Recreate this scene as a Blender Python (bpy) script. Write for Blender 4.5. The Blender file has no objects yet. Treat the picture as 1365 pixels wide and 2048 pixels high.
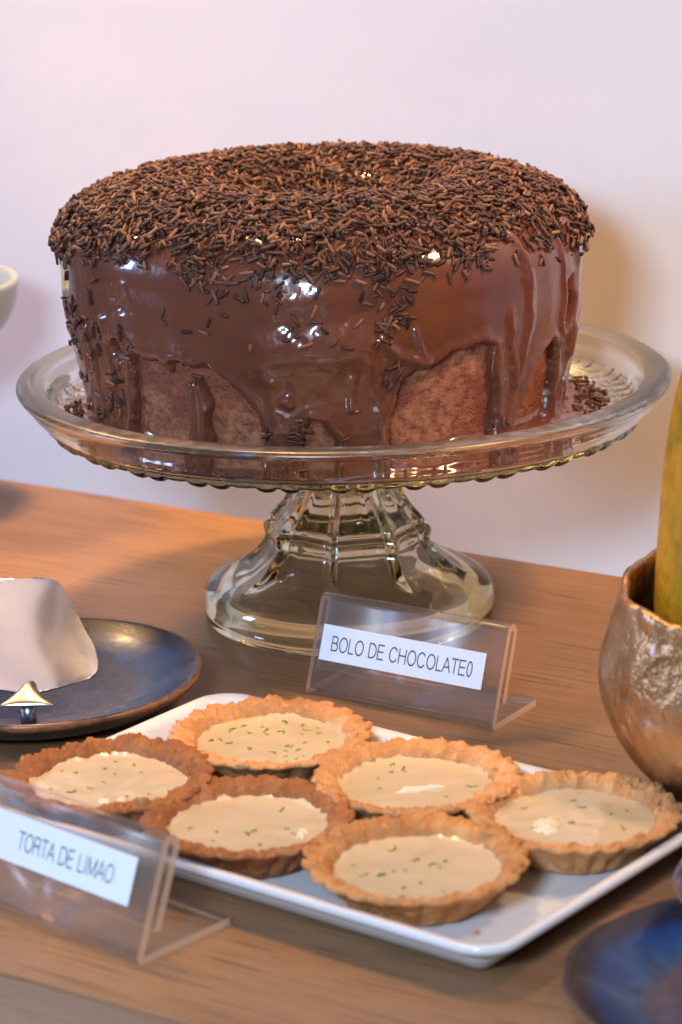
import bpy, math, random
import numpy as np
from mathutils import Vector
R = math.radians
S = 0.01                                   # everything below is written in centimetres
sc = bpy.context.scene
COL = sc.collection

# ------------------------------------------------------------------ camera, world, lamps
cam_d = bpy.data.cameras.new('camera'); cam = bpy.data.objects.new('camera', cam_d); COL.objects.link(cam); sc.camera = cam
PITCH, ROLL = R(16.0), R(1.283)
fw = Vector((0, math.cos(PITCH), -math.sin(PITCH))); up0 = Vector((0, math.sin(PITCH), math.cos(PITCH))); rt0 = Vector((1, 0, 0))
rt = rt0*math.cos(ROLL) - up0*math.sin(ROLL); up = up0*math.cos(ROLL) + rt0*math.sin(ROLL)
from mathutils import Matrix
cam.matrix_world = Matrix(((rt.x, up.x, -fw.x, -0.272*S), (rt.y, up.y, -fw.y, -123.37*S), (rt.z, up.z, -fw.z, 40.24*S), (0, 0, 0, 1)))
cam_d.sensor_fit = 'VERTICAL'; cam_d.sensor_height = 36; cam_d.sensor_width = 24
cam_d.lens = 5500/2048*36
cam_d.clip_start = 0.02; cam_d.clip_end = 30
cam_d.dof.use_dof = True; cam_d.dof.focus_distance = 1.17; cam_d.dof.aperture_fstop = 12.5

w = bpy.data.worlds.new('World'); sc.world = w; w.use_nodes = True
bg = w.node_tree.nodes['Background']; bg.inputs[0].default_value = (1.0, 0.76, 0.66, 1); bg.inputs[1].default_value = 0.14

def lamp(name, loc, target, size, power, colour, shape='RECTANGLE', size_y=None, spread=180):
    d = bpy.data.lights.new(name, 'AREA'); d.shape = shape; d.size = size*S; d.size_y = (size_y or size)*S
    d.energy = power; d.color = colour; d.spread = R(spread)
    o = bpy.data.objects.new(name, d); COL.objects.link(o)
    o.location = Vector(loc)*S
    o.rotation_euler = (Vector(target)-Vector(loc)).to_track_quat('-Z', 'Y').to_euler()
    return o
def on_wall(a, d, z):                      # a along the wall, d towards it, measured from the cake stand
    y = R(-32.5); return (math.cos(y)*a-math.sin(y)*d, math.sin(y)*a+math.cos(y)*d, z)
lamp('flash_softbox', (-27, -128, 60), (0, 5, 12), 24, 12.8, (0.56, 0.76, 1.0), size_y=17)
lamp('warm_downlight', on_wall(-26, 10, 118), on_wall(-20, 10, 5), 14, 3.0, (1.0, 0.55, 0.18), spread=70)
lamp('warm_spot_left', on_wall(-62, 1, 74), on_wall(-6, 6, 6), 12, 0.80, (1.0, 0.58, 0.20), spread=62)
lamp('warm_spot_right', on_wall(60, 1, 80), on_wall(10, 7, 8), 12, 1.15, (1.0, 0.57, 0.28), spread=62)
lamp('window_left', (-135, -8, 52), (0, -5, 12), 22, 8.8, (0.37, 0.53, 1.0), size_y=34)
sc.view_settings.view_transform = 'Standard'; sc.view_settings.look = 'None'; sc.view_settings.exposure = 0.13; sc.view_settings.gamma = 1
sc.cycles.max_bounces = 14; sc.cycles.transmission_bounces = 12; sc.cycles.glossy_bounces = 5; sc.cycles.diffuse_bounces = 4
sc.cycles.transparent_max_bounces = 12; sc.cycles.sample_clamp_indirect = 12; sc.cycles.blur_glossy = 0.6

# ------------------------------------------------------------------ helpers
rng = np.random.default_rng(11); random.seed(4)
def _hash(i, j, k, seed):
    h = (i*374761393 + j*668265263 + k*1274126177 + seed*2246822519) & 0xffffffff
    h = ((h ^ (h >> 13))*1274126177) & 0xffffffff
    h = (h ^ (h >> 16)) & 0xffffffff
    return h/4294967295.0*2-1
def vnoise(P, seed=0):
    P = np.asarray(P, float); I = np.floor(P).astype(np.int64); f = P-I; u = f*f*f*(f*(f*6-15)+10)
    r = 0
    for a in (0, 1):
        for b in (0, 1):
            for c in (0, 1):
                wgt = (u[..., 0] if a else 1-u[..., 0])*(u[..., 1] if b else 1-u[..., 1])*(u[..., 2] if c else 1-u[..., 2])
                r = r+wgt*_hash(I[..., 0]+a, I[..., 1]+b, I[..., 2]+c, seed)
    return r
def fbm(P, oct=3, seed=0):
    r = 0; a = 1.0; s = 0
    for o in range(oct):
        r = r+a*vnoise(np.asarray(P)*2**o+o*7.3, seed+o); s += a; a *= .5
    return r/s*1.5
def sstep(x, a, b):
    t = np.clip((x-a)/(b-a), 0, 1); return t*t*(3-2*t)

def mesh_from(V, F, name, smooth=True):
    me = bpy.data.meshes.new(name)
    V = np.ascontiguousarray(np.asarray(V, np.float32)*S)
    if isinstance(F, np.ndarray):
        n = F.shape[1]
        me.vertices.add(len(V)); me.vertices.foreach_set('co', V.ravel())
        me.loops.add(F.size); me.loops.foreach_set('vertex_index', F.astype(np.int32).ravel())
        me.polygons.add(len(F)); me.polygons.foreach_set('loop_start', np.arange(0, F.size, n, dtype=np.int32))
        me.polygons.foreach_set('loop_total', np.full(len(F), n, np.int32))
        me.update(calc_edges=True)
    else:
        me.from_pydata([tuple(v) for v in V.tolist()], [], F); me.update()
    me.validate()
    if smooth: me.polygons.foreach_set('use_smooth', [True]*len(me.polygons))
    return me
def link(name, me, mat=None, parent=None, loc=None, rotz=None, **props):
    o = bpy.data.objects.new(name, me); COL.objects.link(o)
    if mat is not None and me is not None and not me.materials: me.materials.append(mat)
    if parent is not None: o.parent = parent
    if loc is not None: o.location = Vector(loc)*S
    if rotz is not None: o.rotation_euler = (0, 0, rotz)
    for k, v in props.items(): o[k] = v
    return o
def thing(name, label, cat, loc=(0, 0, 0), rotz=0, group=None):
    o = bpy.data.objects.new(name, None); COL.objects.link(o); o.empty_display_size = .02
    o.location = Vector(loc)*S; o.rotation_euler = (0, 0, rotz); o['label'] = label; o['category'] = cat
    if group: o['group'] = group
    return o
def grid_faces(nu, nv, wrap_u=True, wrap_v=False):
    """verts laid out [u][v]; u around, v along the profile"""
    U = nu if wrap_u else nu-1; W = nv if wrap_v else nv-1
    i, j = np.meshgrid(np.arange(U), np.arange(W), indexing='ij'); i = i.ravel(); j = j.ravel()
    i2 = (i+1) % nu; j2 = (j+1) % nv
    return np.stack([i*nv+j, i2*nv+j, i2*nv+j2, i*nv+j2], 1)
def resample(pts, n, closed=False, smooth=True):
    """smooth a profile polyline with Catmull-Rom and resample by arc length"""
    P = np.array(pts, float)
    if smooth:
        out = []
        m = len(P)
        for i in range(m if closed else m-1):
            if closed: p0, p1, p2, p3 = P[(i-1) % m], P[i], P[(i+1) % m], P[(i+2) % m]
            else: p0, p1, p2, p3 = P[max(i-1, 0)], P[i], P[i+1], P[min(i+2, m-1)]
            t = np.linspace(0, 1, 13)[:-1, None]
            out.append(.5*((2*p1)+(-p0+p2)*t+(2*p0-5*p1+4*p2-p3)*t*t+(-p0+3*p1-3*p2+p3)*t**3))
        if not closed: out.append(P[-1:])
        P = np.concatenate(out)
    if closed: P = np.vstack([P, P[:1]])
    d = np.r_[0, np.cumsum(np.linalg.norm(np.diff(P, axis=0), axis=1))]
    s = np.linspace(0, d[-1], n, endpoint=not closed)
    return np.stack([np.interp(s, d, P[:, k]) for k in range(P.shape[1])], 1)
def lathe(prof, nu, mod=None, close=True):
    """prof (n,2) r,z -> closed solid of revolution; mod(r,z,th)->(r,z)"""
    prof = np.asarray(prof, float); nv = len(prof)
    th = np.linspace(0, 2*np.pi, nu, endpoint=False)[:, None]
    r = np.broadcast_to(prof[:, 0], (nu, nv)); z = np.broadcast_to(prof[:, 1], (nu, nv)); T = np.broadcast_to(th, (nu, nv))
    if mod: r, z = mod(r, z, T)
    V = np.stack([r*np.cos(T), r*np.sin(T), z], -1).reshape(-1, 3)
    F = grid_faces(nu, nv)
    a = prof; b = np.roll(prof, -1, 0)
    if np.sum(a[:, 0]*b[:, 1]-b[:, 0]*a[:, 1]) < 0: F = F[:, ::-1].copy()      # keep the normals pointing out
    return V, F
def tube(path, rad, n=10, cap=True):
    P = np.array(path, float); m = len(P); rad = np.broadcast_to(rad, (m,))
    T = np.gradient(P, axis=0); T /= np.linalg.norm(T, axis=1)[:, None]
    ref = np.array([0, 0, 1.]) if abs(T[0][2]) < .9 else np.array([1., 0, 0])
    V = []
    for k in range(m):
        a = np.cross(T[k], ref); a /= np.linalg.norm(a); b = np.cross(a, T[k])
        for q in range(n):
            t = 2*np.pi*q/n; V.append(P[k]+rad[k]*(math.cos(t)*a+math.sin(t)*b))
    F = [[k*n+q, k*n+(q+1) % n, (k+1)*n+(q+1) % n, (k+1)*n+q] for k in range(m-1) for q in range(n)]
    if cap: F += [list(range(n))[::-1], [(m-1)*n+q for q in range(n)]]
    return V, F
def box(x0, x1, y0, y1, z0, z1):
    V = [(x, y, z) for x in (x0, x1) for y in (y0, y1) for z in (z0, z1)]
    F = [[0, 1, 3, 2], [4, 6, 7, 5], [0, 4, 5, 1], [2, 3, 7, 6], [0, 2, 6, 4], [1, 5, 7, 3]]
    return V, F
def add_bevel(o, wd, seg=3):
    m = o.modifiers.new('bevel', 'BEVEL'); m.width = wd*S; m.segments = seg; m.limit_method = 'ANGLE'; m.angle_limit = R(40)

# ------------------------------------------------------------------ materials
class NT:
    def __init__(s, name):
        s.m = bpy.data.materials.new(name); s.m.use_nodes = True; s.t = s.m.node_tree
        s.b = s.t.nodes['Principled BSDF']; s.out = s.t.nodes['Material Output']
    def n(s, t, **kw):
        x = s.t.nodes.new(t)
        for k, v in kw.items(): setattr(x, k, v)
        return x
    def l(s, a, b): s.t.links.new(a, b)
    def coord(s, scale=(1, 1, 1), rot=(0, 0, 0), kind='Object'):
        c = s.n('ShaderNodeTexCoord'); m = s.n('ShaderNodeMapping'); m.inputs['Scale'].default_value = scale; m.inputs['Rotation'].default_value = rot
        s.l(c.outputs[kind], m.inputs['Vector']); return m.outputs[0]
    def noise(s, vec, scale, detail=4, rough=.55, dist=0):
        x = s.n('ShaderNodeTexNoise'); x.inputs['Scale'].default_value = scale; x.inputs['Detail'].default_value = detail
        x.inputs['Roughness'].default_value = rough; x.inputs['Distortion'].default_value = dist
        s.l(vec, x.inputs['Vector']); return x.outputs['Fac']
    def ramp(s, fac, stops):
        x = s.n('ShaderNodeValToRGB'); e = x.color_ramp.elements
        while len(e) < len(stops): e.new(.5)
        for q, (p, c) in zip(e, stops): q.position = p; q.color = (*c, 1) if len(c) == 3 else c
        s.l(fac, x.inputs[0]); return x.outputs[0]
    def mix(s, f, a, b, mode='MIX'):
        x = s.n('ShaderNodeMix', data_type='RGBA', blend_type=mode)
        for i, v in ((0, f), (6, a), (7, b)):
            if hasattr(v, 'links') or isinstance(v, bpy.types.NodeSocket): s.l(v, x.inputs[i])
            else: x.inputs[i].default_value = v if i == 0 else (*v, 1)
        return x.outputs[2]
    def math(s, op, a, b=0.0):
        x = s.n('ShaderNodeMath', operation=op)
        for i, v in ((0, a), (1, b)):
            if isinstance(v, bpy.types.NodeSocket): s.l(v, x.inputs[i])
            else: x.inputs[i].default_value = v
        return x.outputs[0]
    def bump(s, h, strength, dist):
        x = s.n('ShaderNodeBump'); x.inputs['Strength'].default_value = strength; x.inputs['Distance'].default_value = dist*S
        s.l(h, x.inputs['Height']); s.l(x.outputs[0], s.b.inputs['Normal']); return x
    def set(s, **kw):
        for k, v in kw.items():
            k = {'color': 'Base Color', 'rough': 'Roughness', 'metal': 'Metallic', 'coat': 'Coat Weight', 'coat_r': 'Coat Roughness', 'trans': 'Transmission Weight',
                 'ior': 'IOR', 'sss': 'Subsurface Weight', 'spec': 'Specular IOR Level'}[k]
            if isinstance(v, bpy.types.NodeSocket): s.l(v, s.b.inputs[k])
            else: s.b.inputs[k].default_value = (*v, 1) if isinstance(v, tuple) else v
        return s

def glass(name, tint, ior=1.5, absorb=None, density=0, rough=0.0):
    n = NT(name); n.set(color=tint, rough=rough, ior=ior, trans=1.0)
    if absorb:
        v = n.n('ShaderNodeVolumeAbsorption'); v.inputs['Color'].default_value = (*absorb, 1); v.inputs['Density'].default_value = density
        n.l(v.outputs[0], n.out.inputs['Volume'])
    return n.m

# white wall, pink and blue patches of coloured light mixed into the paint
n = NT('white_wall_light_patches'); v = n.coord()
f = n.noise(v, 3.0, 3); f2 = n.noise(v, 60, 5)
n.set(color=n.ramp(f, [(.32, (.765, .72, .715)), (.68, (.70, .725, .775))]), rough=.75)
n.bump(n.math('ADD', n.math('MULTIPLY', n.noise(v, 9, 3), 1.0), n.math('MULTIPLY', f2, .12)), .35, .25)
M_wall = n.m
# woods
def wood(name, dark, mid, light, seed):
    n = NT(name); v = n.coord((1, 11, 11)); v2 = n.coord((1, 1, 1))
    mp = n.n('ShaderNodeVectorMath', operation='ADD'); mp.inputs[1].default_value = (seed, seed*.7, 0); n.l(v, mp.inputs[0]); v = mp.outputs[0]
    broad = n.noise(v, 1.6, 5, .55, .6); fine = n.noise(v, 9, 6, .65, .2); v3 = n.coord((2.2, 70, 70)); pore = n.noise(v3, 9, 3, .6)
    c = n.ramp(broad, [(.28, dark), (.5, mid), (.74, light)])
    c = n.mix(n.math('MULTIPLY', fine, .45), c, tuple(x*.78 for x in mid))
    c = n.mix(n.ramp(pore, [(.38, (1, 1, 1)), (.47, (0, 0, 0))]), c, tuple(x*.78 for x in dark))
    n.set(color=c, rough=n.ramp(fine, [(.3, (.33,)*3), (.8, (.5,)*3)]), spec=.35)
    n.bump(n.math('ADD', fine, n.math('MULTIPLY', pore, .8)), .22, .02)
    return n.m
M_wood = wood('warm_brown_wood', (.21, .113, .058), (.28, .152, .076), (.335, .185, .095), 2.3)
M_wood2 = wood('grey_brown_wood', (.16, .12, .09), (.23, .175, .135), (.30, .235, .185), 7.1)
# glass
M_glass = glass('pressed_glass', (.985, .985, .955), 1.5, (.72, .75, .44), 24)
n = NT('pressed_glass_plate'); v = n.coord(); sx = n.n('ShaderNodeSeparateXYZ'); n.l(v, sx.inputs[0])
n.set(color=(.985, .985, .965), ior=1.5, trans=1.0, rough=n.ramp(n.math('MULTIPLY', sx.outputs[2], 1/.12), [(.942, (0,)*3), (.962, (.30,)*3)]))
va = n.n('ShaderNodeVolumeAbsorption'); va.inputs['Color'].default_value = (.62, .61, .45, 1); va.inputs['Density'].default_value = 14; n.l(va.outputs[0], n.out.inputs['Volume'])
M_glassp = n.m
M_acryl = glass('clear_acrylic', (.985, .97, .955), 1.42, (.9, .72, .55), 7, rough=.02)
def acrylic(name, through, tint, mixf):
    n = NT(name); tr = n.n('ShaderNodeBsdfTransparent'); tr.inputs[0].default_value = (*through, 1)
    gl = n.n('ShaderNodeBsdfGlossy'); gl.inputs['Roughness'].default_value = .30
    df = n.n('ShaderNodeBsdfDiffuse'); df.inputs[0].default_value = (*tint, 1)
    m1 = n.n('ShaderNodeMixShader'); m1.inputs[0].default_value = mixf; n.l(tr.outputs[0], m1.inputs[1]); n.l(df.outputs[0], m1.inputs[2])
    fr = n.n('ShaderNodeLayerWeight'); fr.inputs['Blend'].default_value = .5
    m2 = n.n('ShaderNodeMixShader'); n.l(n.math('ADD', n.math('MULTIPLY', n.math('POWER', fr.outputs['Facing'], 4.0), .6), .03), m2.inputs[0]); n.l(m1.outputs[0], m2.inputs[1]); n.l(gl.outputs[0], m2.inputs[2])
    n.t.nodes.remove(n.b); n.l(m2.outputs[0], n.out.inputs['Surface']); return n.m
M_acryl = acrylic('clear_acrylic', (.955, .94, .93), (.85, .78, .74), .035)
M_acedge = acrylic('acrylic_cut_edge', (.95, .80, .64), (.92, .66, .44), .50)  # orange tint paints the glow of light in the cut edges
# chocolate
n = NT('chocolate_glaze'); v = n.coord()
n.set(color=n.ramp(n.noise(v, 22, 4), [(.3, (.100, .030, .0165)), (.7, (.150, .048, .027))]), rough=.26, coat=.9, coat_r=.045, spec=.3, sss=.0)
n.bump(n.math('ADD', n.noise(v, 55, 3, .5), n.math('MULTIPLY', n.noise(v, 240, 3), .22)), .62, .12)
M_glaze = n.m
n = NT('chocolate_sponge'); v = n.coord(); vs = n.coord((1, 1, 1.15))
vo = n.n('ShaderNodeTexVoronoi'); vo.inputs['Scale'].default_value = 430; n.l(vs, vo.inputs['Vector'])
f = n.noise(vs, 210, 7, .78); g = n.noise(v, 35, 4, .6)
c = n.ramp(f, [(.36, (.11, .034, .018)), (.47, (.30, .112, .060)), (.64, (.48, .21, .12))])
c = n.mix(n.ramp(g, [(.42, (0,)*3), (.62, (1,)*3)]), c, (.22, .070, .042))
sx = n.n('ShaderNodeSeparateXYZ'); n.l(v, sx.inputs[0])
crust = n.math('MULTIPLY', n.ramp(n.math('ADD', n.math('MULTIPLY', sx.outputs[2], 24.0), n.math('MULTIPLY', g, .9)), [(.0, (0,)*3), (1.0, (1,)*3)]), 1)
n.set(color=c, rough=.9, spec=.15)
n.bump(n.math('SUBTRACT', n.math('MULTIPLY', f, 1.0), n.math('MULTIPLY', n.ramp(vo.outputs['Distance'], [(.0, (1,)*3), (.35, (0,)*3)]), n.math('MULTIPLY', n.ramp(g, [(.40, (0,)*3), (.55, (1,)*3)]), .7))), 1.0, .13)
M_sponge = n.m
n = NT('dark_crumb'); v = n.coord(); n.set(color=n.ramp(n.noise(v, 300, 3), [(.3, (.035, .012, .008)), (.7, (.14, .05, .03))]), rough=.85); M_crumb = n.m
n = NT('chocolate_sprinkle')
oi = n.n('ShaderNodeObjectInfo'); ge = n.n('ShaderNodeNewGeometry')
rv = n.math('FRACT', n.math('ADD', oi.outputs['Random'], ge.outputs['Random Per Island']))
v = n.coord()
n.set(color=n.ramp(rv, [(.0, (.028, .012, .010)), (.45, (.072, .027, .018)), (.8, (.13, .052, .030)), (1, (.25, .115, .062))]), rough=.5, spec=.35)
n.bump(n.noise(v, 500, 3), .35, .03)
M_spr = n.m
# tarts
def crustmat(name, a, b, c_):
    n = NT(name); v = n.coord(); f = n.noise(v, 70, 6, .65); g = n.noise(v, 24, 3); k = n.noise(v, 330, 3, .7)
    c = n.ramp(f, [(.28, a), (.5, b), (.72, c_)]); c = n.mix(n.ramp(g, [(.42, (0,)*3), (.7, (.75,)*3)]), c, tuple(x*.72 for x in b))
    c = n.mix(n.ramp(k, [(.60, (0,)*3), (.72, (.6,)*3)]), c, tuple(min(1, x*1.25) for x in c_))
    n.set(color=c, rough=.8, spec=.25); n.bump(n.math('ADD', f, n.math('MULTIPLY', k, .55)), .95, .11); return n.m
M_cr = [crustmat('golden_crust', (.38, .145, .046), (.56, .275, .108), (.70, .42, .20)),
        crustmat('red_brown_crust', (.19, .062, .021), (.33, .125, .045), (.44, .20, .085)),
        crustmat('amber_crust', (.36, .13, .038), (.52, .24, .085), (.66, .36, .15))]
n = NT('condensed_milk_filling'); v = n.coord()
n.set(color=n.ramp(n.noise(v, 28, 3), [(.3, (.55, .45, .30)), (.7, (.61, .505, .345))]), rough=.16, coat=.8, coat_r=.05, sss=.25)
n.b.inputs['Subsurface Radius'].default_value = (1, .7, .4); n.b.inputs['Subsurface Scale'].default_value = .004
n.bump(n.math('ADD', n.noise(v, 30, 3), n.math('MULTIPLY', n.noise(v, 160, 2), .25)), .45, .08)
M_fill = n.m
n = NT('lime_zest'); oi = n.n('ShaderNodeObjectInfo'); n.set(color=n.ramp(oi.outputs['Random'], [(0, (.09, .20, .015)), (.6, (.22, .33, .03)), (1, (.36, .40, .10))]), rough=.5); M_zest = n.m
n = NT('pale_highlight'); n.set(color=(.68, .61, .48), rough=.3, sss=.2); n.b.inputs['Subsurface Scale'].default_value = .003; M_highlight = n.m
# ceramics
n = NT('white_glazed_ceramic'); n.set(color=(.72, .73, .76), rough=.16, coat=.3); M_white = n.m
n = NT('reactive_blue_glaze'); v = n.coord(); f = n.noise(v, 220, 5, .7); g = n.noise(v, 24, 3)
sx = n.n('ShaderNodeSeparateXYZ'); n.l(v, sx.inputs[0])
rr = n.math('SQRT', n.math('ADD', n.math('MULTIPLY', sx.outputs[0], sx.outputs[0]), n.math('MULTIPLY', sx.outputs[1], sx.outputs[1])))
rn = n.math('ADD', n.math('MULTIPLY', rr, 100/7.2), n.math('MULTIPLY', n.math('SUBTRACT', g, .5), .10))
c = n.ramp(rn, [(.0, (.095, .078, .105)), (.56, (.080, .072, .115)), (.69, (.035, .10, .23)), (.83, (.012, .055, .20)), (.88, (.010, .014, .04)), (.966, (.016, .012, .014)), (.984, (.28, .13, .055))])  # pale purple middle is a painted reflection; blue ring and rim are glaze
c = n.mix(n.ramp(f, [(.40, (0,)*3), (.66, (.6,)*3)]), c, (.026, .020, .032))
n.set(color=c, rough=n.ramp(f, [(.3, (.24,)*3), (.7, (.36,)*3)]), coat=.22, coat_r=.10, spec=.3); n.bump(f, .5, .04)
M_blue = n.m
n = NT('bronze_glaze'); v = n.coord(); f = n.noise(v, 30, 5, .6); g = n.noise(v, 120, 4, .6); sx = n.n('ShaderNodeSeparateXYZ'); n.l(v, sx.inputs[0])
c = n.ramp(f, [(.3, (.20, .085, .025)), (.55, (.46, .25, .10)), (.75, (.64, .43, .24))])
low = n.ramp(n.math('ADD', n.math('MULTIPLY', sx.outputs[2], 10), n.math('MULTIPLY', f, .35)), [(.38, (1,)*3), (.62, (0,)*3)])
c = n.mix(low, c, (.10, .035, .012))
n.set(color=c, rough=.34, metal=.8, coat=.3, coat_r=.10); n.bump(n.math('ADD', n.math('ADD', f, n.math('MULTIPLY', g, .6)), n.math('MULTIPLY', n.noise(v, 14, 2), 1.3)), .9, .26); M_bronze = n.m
n = NT('papaya_skin'); v = n.coord((1, 1, .4)); f = n.noise(v, 34, 6, .65, .5); g = n.noise(n.coord(), 150, 5, .7)
c = n.ramp(f, [(.33, (.13, .12, .010)), (.42, (.38, .215, .012)), (.56, (.55, .27, .013)), (.7, (.58, .20, .014))])
c = n.mix(n.ramp(g, [(.50, (0,)*3), (.66, (.6,)*3)]), c, (.16, .10, .012))
n.set(color=c, rough=.42, spec=.4); n.bump(g, .25, .05); M_pap = n.m
# metal, paper, print
n = NT('brushed_steel'); v = n.coord((1, 1, 1)); f = n.noise(v, 40, 5, .7)
n.set(color=n.ramp(n.noise(v, 18, 4), [(.35, (.56, .54, .56)), (.7, (.66, .63, .64))]), metal=1.0, rough=n.ramp(f, [(.3, (.13,)*3), (.75, (.22,)*3)])); n.bump(n.noise(v, 26, 3), .30, .05); M_steel = n.m
n = NT('satin_steel'); v = n.coord(); n.set(color=(.44, .42, .43), metal=1.0, rough=.34); n.bump(n.noise(v, 60, 3), .2, .03); M_satin = n.m
n = NT('white_paper'); n.set(color=(.80, .82, .86), rough=.65); M_paper = n.m
n = NT('dark_grey_print'); n.set(color=(.075, .085, .10), rough=.6); M_ink = n.m
n = NT('pale_green_glaze'); v = n.coord(); n.set(color=n.ramp(n.noise(v, 20, 3), [(.3, (.25, .31, .36)), (.7, (.30, .37, .41))]), rough=.3); M_pale = n.m
n = NT('pale_floor_tile'); n.set(color=(.35, .30, .26), rough=.5); M_floor = n.m

# ------------------------------------------------------------------ the setting
YAW = R(-32.5)
ux = np.array([math.cos(YAW), math.sin(YAW)]); nx = np.array([-ux[1], ux[0]])      # along the wall, towards the wall
def wp(a, d, z=0): return (ux[0]*a+nx[0]*d, ux[1]*a+nx[1]*d, z)
WALL_D = 17.6
nu, nv = 180, 120
uu, zz = np.meshgrid(np.linspace(-160, 160, nu), np.linspace(-75, 160, nv), indexing='ij')
P = np.stack([uu, 0*uu, zz], -1); dy = .10*fbm(P/14, 3, 5)
V = np.stack([uu, dy, zz], -1).reshape(-1, 3)
link('wall', mesh_from(V, grid_faces(nu, nv, False)[:, ::-1].copy(), 'wall'), M_wall, loc=wp(0, WALL_D), rotz=YAW, kind='structure')
V, F = box(-160, 160, -170, 20, -79, -75); link('floor', mesh_from(V, F, 'floor', False), M_floor, loc=(0, 0, 0), rotz=YAW, kind='structure')

tb = thing('wooden_table', 'wide brown wooden table carrying the cake stand, the tarts and the plates', 'table', (0, 0, 0), YAW)
EDGE, FRONT = 11.0, -38.9
V, F = box(-75, 75, FRONT+.05, EDGE, -3.0, 0); o = link('plank', mesh_from(V, F, 'plank', False), M_wood, tb); add_bevel(o, .18)
V, F = box(-75, 75, -58, FRONT-.05, -3.0, -.03); o = link('plank', mesh_from(V, F, 'plank_front', False), M_wood2, tb, label='grey brown front plank'); add_bevel(o, .12)
for x in (-70, 70):
    for y in (-54, 7):
        V, F = box(x-3, x+3, y-3, y+3, -75, -3.0); link('leg', mesh_from(V, F, 'leg', False), M_wood, tb)

# ------------------------------------------------------------------ cake stand
H = 11.68
st = thing('cake_stand', 'yellowish clear pressed glass cake stand with beaded edge holding the chocolate cake', 'cake stand', (0, 0, 0))
pp = [(0, 10.22), (6, 10.22), (12.6, 10.22), (13.12, 10.33), (13.32, 10.62), (13.62, 11.28), (13.80, 11.55), (13.95, 11.66), (14.2, 11.70), (14.6, 11.69), (14.88, 11.64),
      (15.0, 11.50), (14.99, 11.34), (14.86, 11.18), (14.66, 10.92), (14.38, 10.55), (14.05, 10.22), (13.78, 10.0), (13.72, 9.86), (13.62, 9.74), (13.40, 9.66), (13.05, 9.64), (12.7, 9.68), (12.4, 9.76), (8, 9.76), (2.35, 9.745)]
def plate_mod(r, z, T):
    band = np.exp(-((r-13.3)/.42)**2)*(z < 9.9)
    ph = (T*27/np.pi) % 2.0                                       # 27 groups of three studs
    k = T*81/(2*np.pi)*1.0
    fr = (k*1.0) % 1.0; idx = np.floor(k) % 3
    stud = np.clip(1-((fr-.5)/.40)**2, 0, 1)**.6*np.where(idx == 2, .25, 1.0)
    z = z-band*.19*stud
    r = r+.05*np.exp(-((z-9.9)/.2)**2)*stud
    return r, z
prof = np.array(pp)
prof = np.vstack([prof[:3], resample(prof[2:24], 74)[1:], prof[24:]])
V, F = lathe(prof, 972, plate_mod)
PV, PF = V, F
# pedestal (eight softly panelled sides), hollow below
out = [(2.35, 9.745), (2.05, 9.3), (1.95, 8.4), (2.03, 7.4), (2.28, 6.4), (2.72, 5.5), (3.22, 4.9), (3.42, 4.62), (3.36, 4.46), (3.64, 4.32), (3.72, 4.0), (3.64, 3.68), (3.85, 3.3), (4.4, 2.7), (5.15, 2.25), (5.95, 1.95), (6.5, 1.66), (6.78, 1.25), (6.85, .75), (6.82, .3), (6.72, .06), (6.6, .02)]
inn = [(5.9, .02), (5.75, .15), (5.6, .6), (5.1, 1.0), (4.3, 1.4), (3.55, 2.1), (3.05, 3.0), (2.75, 3.9), (2.25, 4.9), (1.75, 5.9), (1.45, 7.0), (1.3, 8.0), (1.1, 8.6), (.6, 8.85), (0, 8.9)]
def ped_mod(r, z, T):
    c = np.cos(8*(T-.2))
    facet = np.cos(np.pi/8)/np.cos(((T-.2+np.pi/8) % (np.pi/4))-np.pi/8)    # octagon / circle
    a = sstep(z, 1.8, 2.6)*(1-sstep(z, 8.9, 9.6))
    ridge = np.exp(-((((T-.2+np.pi/8) % (np.pi/4))-np.pi/8)/.075)**2)
    r2 = r*(1+(facet*1.035-1)*a) + .16*(1-c)*0
    ridge = np.exp(-(((((T-.2) % (np.pi/4))-np.pi/8))/.07)**2)
    return r2+ridge*a*.16, z
po = resample(out, 110); pi_ = resample(inn, 60)
prof2 = np.vstack([po, pi_])
V2, F2 = lathe(prof2, 512, lambda r, z, T: ped_mod(r, z, T))
# one watertight glass body: plate underside meets the pedestal top
me = mesh_from(V, F, 'plate'); o = link('plate', me, M_glassp, st)
me2 = mesh_from(V2, F2, 'pedestal'); o2 = link('pedestal', me2, M_glass, st)

# ------------------------------------------------------------------ cake
CX = -.88
ck = thing('chocolate_cake', 'round chocolate cake with dripping glaze and sprinkles on the glass stand', 'cake', (CX, 0, 0))
cp = [(r_*(.982 if r_ > 6 else 1), z_) for r_, z_ in [(10.95, 10.28), (11.2, 11.6), (11.6, 13.4), (11.95, 15.3), (12.02, 16.8), (12.05, 17.6), (11.9, 18.4), (11.4, 19.15), (10.55, 19.75), (9.4, 20.2), (8.1, 20.45), (6.6, 20.42), (5.4, 20.05), (4.5, 19.4), (3.8, 18.5), (3.1, 17.6), (2.5, 16.5), (2.2, 14.5), (2.1, 10.28)]]
NV = 430
CP = resample(cp, NV); tg = np.gradient(CP, axis=0); tg /= np.linalg.norm(tg, axis=1)[:, None]; CN = np.stack([tg[:, 1], -tg[:, 0]], 1)
arc = np.r_[0, np.cumsum(np.linalg.norm(np.diff(CP, axis=0), axis=1))]
ucrest = int(np.argmax(CP[:, 1]))
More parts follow.
